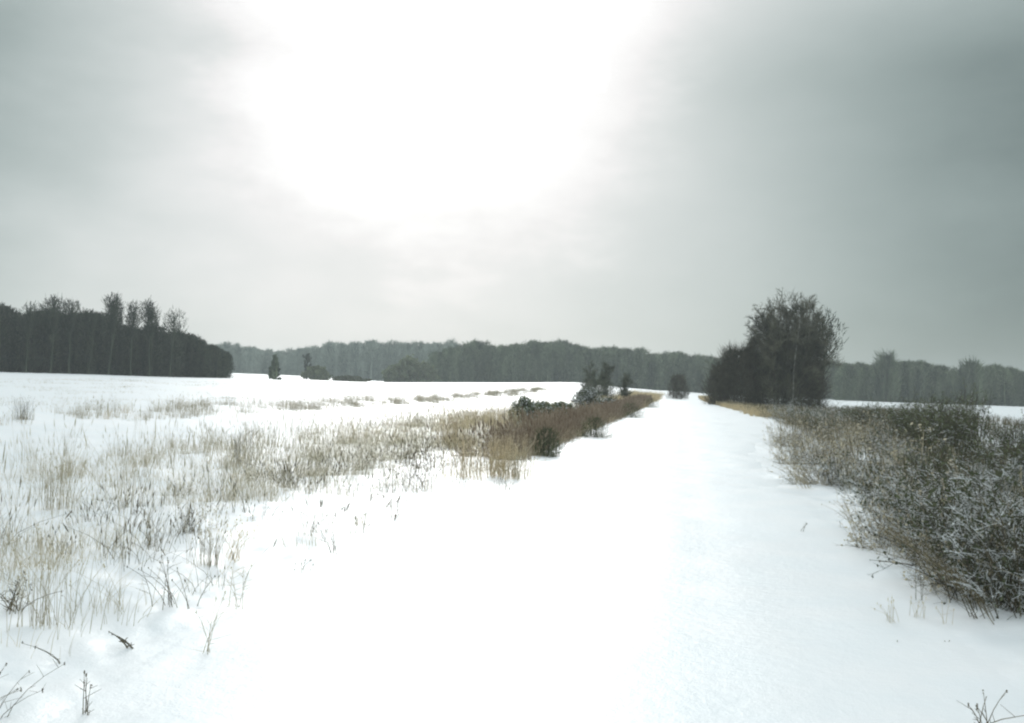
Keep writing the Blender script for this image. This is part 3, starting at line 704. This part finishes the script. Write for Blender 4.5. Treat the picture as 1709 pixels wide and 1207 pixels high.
def right_band(name, label, mat, n, u0_, u1_, o0, o1, h, r, thr=0.4, seed=0, tuft=9, tw=0.1, upow=1.3, **k):
    m = n // tuft; u = u0_ + (u1_ - u0_) * g.uniform(0, 1, m * 3) ** upow; o = U(o0, o1, m * 3)
    keep = vnoise(u / 1.4, o / 0.8, seed) > thr; u = u[keep][:m]; o = o[keep][:m]
    u = np.repeat(u, tuft) + g.normal(size=len(u) * tuft) * tw; o = np.repeat(o, tuft) + g.normal(size=len(u)) * tw
    X, Y = to_xy(u, path_right(u) + o); d = np.hypot(X, Y)
    return blades(name, label, mat, X, Y, U(*h, len(X)), U(*r, len(X)) * (1 + d / 60), g=g, **k)
right_band('verge_grass', 'dry grass and fine stalks growing among the shrubs of the right thicket', 'straw', 6500, 7, 120, 0.2, 7.0, (0.3, 0.9), (0.0012, 0.0024), seed=70, thr=0.35, lean=0.45, head=0.3, drift=(-0.15, 0))
right_band('verge_weeds', 'dark dead weeds between the shrubs of the right thicket', 'weed', 9000, 8, 120, 0.5, 7.5, (0.3, 0.9), (0.0015, 0.003), seed=73, thr=0.35, lean=0.5, head=0.6, drift=(-0.15, 0))
right_band('bank_grass', 'low tan grass at the foot of the big tree along the path edge', 'tan', 14000, 75, 200, -0.2, 4.0, (0.2, 0.6), (0.004, 0.008), seed=76, thr=0.2, upow=1.0)
right_band('far_verge_grass', 'dull grass strip edging the white field on the right', 'weed', 9000, 50, 140, 5.0, 26.0, (0.3, 0.8), (0.004, 0.008), seed=79, thr=0.4, upow=1.0)

band('low_weeds', 'small dark weeds peppering the snow between the meadow band and the open path', 'weed', 2600, 7, 34, -7.5, -3.3, (0.15, 0.5), (0.0014, 0.0028), clump=0.9, thr=0.57, seed=82, tuft=6, tw=0.07, lean=0.6, head=0.5, upow=1.0)
band('frosted_grass', 'thick pale frosted grass at the left side of the meadow band', 'pale_straw', 5000, 8, 32, -11.5, -5.5, (0.2, 0.5), (0.0012, 0.002), clump=1.3, thr=0.5, seed=85, tuft=14, tw=0.16, lean=0.5, head=0.2)
# ---- single plants one can point to
def plant(name, label, px, py, h, n, mat, r=0.003, lean=0.4, drift=(0, 0), twigs=0, group=None, spread=0.05, cat='weed', seed=0):
    x, y, d = foot(px, py); z = float(gz(x, y)) - 0.02; g = np.random.default_rng(400 + seed)
    t = thing(name, (x, y, z), 0, 1, label, cat, group); rows = []; tw = []; hd = []; few = n <= 12
    for k in range(n):
        th = g.uniform(0, 2 * math.pi); o = np.array([g.normal() * spread, g.normal() * spread, 0]); ln = abs(g.normal()) * lean
        hh = h * g.uniform(0.55, 1.05); p = o
        dxy = np.array([math.cos(th) * ln + drift[0], math.sin(th) * ln * 0.7 + drift[1]])
        for i in range(4):
            tt = (i + 1) / 4; q = o + np.array([*(dxy * hh * tt ** 1.4), hh * (tt - 0.3 * min(1.2, np.linalg.norm(dxy)) * tt * tt)])
            rows.append((*p, *q, r * (1 - .15 * i), r * (1 - .15 * (i + 1)), 0))
            for _ in range(g.poisson(twigs)):
                c = p + (q - p) * g.random(); e = c + np.array([g.normal() * .12, g.normal() * .12, g.uniform(.02, .16)]) * h
                tw.append((*c, *e, r * .55, r * .3, 1))
            p = q
        hd.append(p)
        if few:      # a plant of a few stalks: each stalk is a part, its seed head a part of the stalk
            st = mesh('stalk', *sticks(np.array(rows + tw)), M[mat], t); rows = []; tw = []
            if twigs:
                P = p + g.normal(size=(6, 3)) * [0.001, 0.001, 0.006]
                mesh('seed_head', *flakes(P, 0.0035, 1.8, 0.5, g), M[mat], st)
    if few: return t
    P = np.array(hd); P = np.repeat(P, 5, 0) + g.normal(size=(len(P) * 5, 3)) * [0.004, 0.004, 0.02]
    mesh('foliage', *join([sticks(np.array(rows + tw)), flakes(P, 0.004, 2.2, 0.8, g)]), M[mat], t)
    return t
P_ = plant
P_('grass_tuft', 'big olive grass tuft at the left photo edge on the far field line', 38, 700, 0.95, 60, 'weed', .005, .3, spread=.22, seed=1, cat='grass tuft')
P_('grass_tuft', 'brownish grass tuft second from the left photo edge on the far field line', 136, 699, 0.6, 40, 'straw', .005, .3, spread=.18, seed=2, cat='grass tuft')
P_('grass_tuft', 'narrow ochre grass tuft, third from the left photo edge on the field line', 178, 700, 0.5, 24, 'tan', .005, .25, spread=.1, seed=3, cat='grass tuft')
P_('grass_tuft', 'tan grass tuft, fourth from the left photo edge on the field line', 208, 690, 0.55, 36, 'tan', .005, .35, spread=.2, seed=4, cat='grass tuft')
P_('weed_stalk', 'lone tall thin weed on the field line at the left wood\'s right end', 386, 683, 0.95, 5, 'weed', .005, .15, twigs=.8, spread=.1, seed=5)
P_('grass_tuft', 'dense tan tussock beside the path at the end of the brown weeds', 838, 797, 0.8, 240, 'tan', .0032, .22, spread=.24, seed=6, cat='tussock')
P_('grass_tuft', 'tan tussock left of the one at the end of the brown weeds', 775, 797, 0.75, 130, 'tan', .0032, .25, spread=.25, seed=7, cat='tussock')
P_('grass_tuft', 'tall rounded tan tussock farther back in the left verge', 757, 745, 1.15, 200, 'tan', .004, .2, spread=.3, seed=8, cat='tussock')
P_('grass_tuft', 'tan tussock touching the grey-green bush row', 832, 728, 1.05, 200, 'tan', .004, .2, spread=.4, seed=9, cat='tussock')
P_('grass_tuft', 'olive grass tuft with tall stalks in the middle of the left meadow', 402, 778, 0.8, 60, 'weed', .003, .3, spread=.16, seed=10, cat='grass tuft')
P_('grass_tuft', 'grass tuft standing tall at the left in the meadow band', 98, 850, 0.75, 50, 'straw', .003, .25, spread=.12, seed=11, cat='grass tuft')
P_('grass_tuft', 'upright sheaf of grass stalks at the near right corner of the left meadow', 345, 945, 0.5, 42, 'straw', .0022, .22, spread=.06, seed=12, cat='grass tuft')
P_('grass_tuft', 'leaning sheaf beside the upright sheaf at the meadow corner', 385, 935, 0.42, 26, 'tan', .0022, .4, (.2, 0), spread=.05, seed=13, cat='grass tuft')
P_('grass_tuft', 'brown low weed clump left of the upright sheaf in the meadow', 318, 890, 0.3, 40, 'weed', .0025, .5, spread=.09, seed=14, twigs=.3, cat='grass tuft')
P_('grass_tuft', 'fan of long grass blades near the left photo edge', 62, 1045, 0.62, 42, 'straw', .002, .35, spread=.09, seed=15, cat='grass tuft')
P_('dark_weed', 'dark leafy weed at the left photo edge beside the fan of blades', 25, 1020, 0.28, 14, 'weed', .004, .6, twigs=1.2, spread=.05, seed=16)
P_('dead_stalk', 'brown weed with bent stalks at the front of the left meadow', 292, 1015, 0.42, 12, 'weed', .003, .5, (-.2, 0), twigs=.7, spread=.06, seed=17)
P_('curled_weed', 'dark curled dead weed lying on the snow at lower left', 222, 1082, 0.15, 3, 'weed', .007, .15, (-.9, .2), twigs=0.5, spread=.015, seed=18)
P_('bent_stalk', 'thin stalk arching left on the snow near the bottom left corner', 103, 1110, 0.2, 2, 'weed', .003, .2, (-1.1, 0), twigs=.6, spread=.02, seed=19)
P_('dead_stalk', 'short upright dead stalk near the bottom edge at lower left', 145, 1192, 0.26, 4, 'weed', .003, .15, twigs=1.2, spread=.01, seed=20)
P_('forked_twigs', 'long forked twigs reaching right from the bottom left corner', -25, 1203, 0.36, 7, 'weed', .0022, .35, (.75, .1), twigs=1.2, spread=.05, seed=21)
P_('thin_weed', 'tall wispy pale weed right of the curled dead weed', 345, 1092, 0.5, 5, 'pale_straw', .0022, .3, (.15, 0), twigs=1.6, spread=.03, seed=22)
P_('thin_weed', 'wispy weed right of the meadow corner, with ragged small twigs', 395, 1015, 0.42, 5, 'pale_straw', .0025, .35, twigs=1.6, spread=.04, seed=23)
P_('thin_weed', 'weed with brown head at the edge of the open path snow', 557, 925, 0.5, 6, 'weed', .003, .35, (-.15, 0), twigs=1.0, spread=.03, seed=24)
P_('thin_weed', 'small flat weed left of the one with brown head on open snow', 505, 955, 0.14, 5, 'weed', .0028, .8, twigs=1.0, spread=.04, seed=25)
P_('thin_weed', 'short forked weed among those nearest the path in the middle distance', 660, 868, 0.5, 8, 'weed', .004, .3, twigs=1.0, spread=.06, seed=26)
P_('thin_weed', 'dark weed clump just left of the tan tussocks', 703, 815, 0.62, 22, 'weed', .0045, .4, twigs=1.2, spread=.22, seed=27)
P_('thin_weed', 'low dark weed on the snow in front of the tussock beside the path', 845, 822, 0.3, 12, 'weed', .004, .5, twigs=1.0, spread=.12, seed=28)
P_('thin_weed', 'frosted weed between the tan tussock and the brown weeds', 872, 800, 0.75, 26, 'pale_straw', .004, .3, twigs=1.2, spread=.14, seed=29)
P_('thin_weed', 'low weed between the short forked weed and the one with brown head', 612, 880, 0.25, 7, 'pale_straw', .003, .6, twigs=.9, spread=.08, seed=30)
# right verge, small plants on the open snow
P_('snow_twig', 'small twig lying alone on the path snow left of the thicket', 1338, 888, 0.18, 2, 'weed', .004, .2, (.5, 0), twigs=.8, spread=.02, seed=40)
P_('thin_weed', 'weed leaning left in front of the thicket notch', 1428, 885, 0.5, 8, 'straw', .0028, .3, (-.45, 0), twigs=1.0, spread=.04, seed=41)
P_('thin_weed', 'second leaning weed, right of the one before the thicket notch', 1455, 900, 0.55, 9, 'straw', .0028, .3, (-.45, 0), twigs=1.0, spread=.06, seed=42)
P_('flat_twig', 'long flat twig lying on the snow below the thicket', 1532, 944, 0.1, 3, 'weed', .006, .1, (-5.0, 0), twigs=.5, spread=.02, seed=43)
P_('dead_stalk', 'dark stalk with small seed heads standing out from the thicket front', 1536, 1003, 0.4, 3, 'weed', .003, .1, (-.1, 0), twigs=1.2, spread=.02, seed=44)
P_('thin_weed', 'pale fine tuft on the open snow, left one of two below the thicket', 1485, 1038, 0.22, 10, 'pale_straw', .002, .4, twigs=.3, spread=.03, seed=45)
P_('thin_weed', 'pale fine tuft on the open snow, right one of two below the thicket', 1528, 1030, 0.2, 9, 'pale_straw', .002, .4, twigs=.3, spread=.03, seed=46)
P_('thin_weed', 'thin grey stem under the leaning stems of the near right shrub', 1580, 1042, 0.22, 4, 'pale_straw', .0024, .3, twigs=.5, spread=.03, seed=47)
P_('leaning_stems', 'long bare stems rooted in front of the near right shrubs, leaning far left', 1645, 1034, 0.85, 9, 'weed', .0042, .3, (-.75, .1), twigs=2.0, spread=.05, seed=51, cat='stems')
P_('leaning_stems', 'thick reddish stems rising at the right photo edge beside the nearest shrub', 1693, 1022, 1.0, 8, 'weed', .006, .25, (-.3, .1), twigs=2.0, spread=.06, seed=52, cat='stems')
P_('leaning_stems', 'dark stems sprawling left above the dark stalk with small seed heads', 1570, 985, 0.8, 8, 'weed', .004, .3, (-.7, .1), twigs=2.0, spread=.06, seed=53, cat='stems')
P_('leaning_stems', 'thin straw stems fanning over the snow at the corner of the thicket front', 1345, 815, 0.8, 10, 'straw', .004, .3, (-.8, .1), twigs=1.5, spread=.08, seed=54, cat='stems')
P_('stub', 'tiny dark stub in the snow, left one of two', 1497, 1072, 0.045, 2, 'weed', .005, .5, spread=.005, seed=48)
P_('stub', 'tiny dark stub in the snow, right one of two', 1582, 1072, 0.04, 2, 'weed', .005, .5, spread=.005, seed=49)
P_('forked_twigs', 'dark twigs spreading in a V at the bottom right corner', 1642, 1222, 0.27, 7, 'weed', .0035, .8, (-.1, 0), twigs=.5, spread=.03, seed=50)

# ------------------------------------------------------------------ winter air
def haze():
    bm_v = [(x, y, z) for x in (-900, 900) for y in (-60, 1100) for z in (-1.8, 27)]
    f = [(0, 1, 3, 2), (4, 6, 7, 5), (0, 4, 5, 1), (2, 3, 7, 6), (0, 2, 6, 4), (1, 5, 7, 3)]
    mt = bpy.data.materials.new('haze_air'); mt.use_nodes = True; t = mt.node_tree; t.nodes.clear()
    v = t.nodes.new('ShaderNodeVolumePrincipled'); v.inputs['Color'].default_value = (0.86, 0.92, 0.93, 1)
    v.inputs['Density'].default_value = 0.0004; v.inputs['Anisotropy'].default_value = 0.2
    o = t.nodes.new('ShaderNodeOutputMaterial'); t.links.new(v.outputs[0], o.inputs['Volume'])
    ob = mesh('haze', bm_v, f, mt); tag(ob, kind='stuff')
haze()
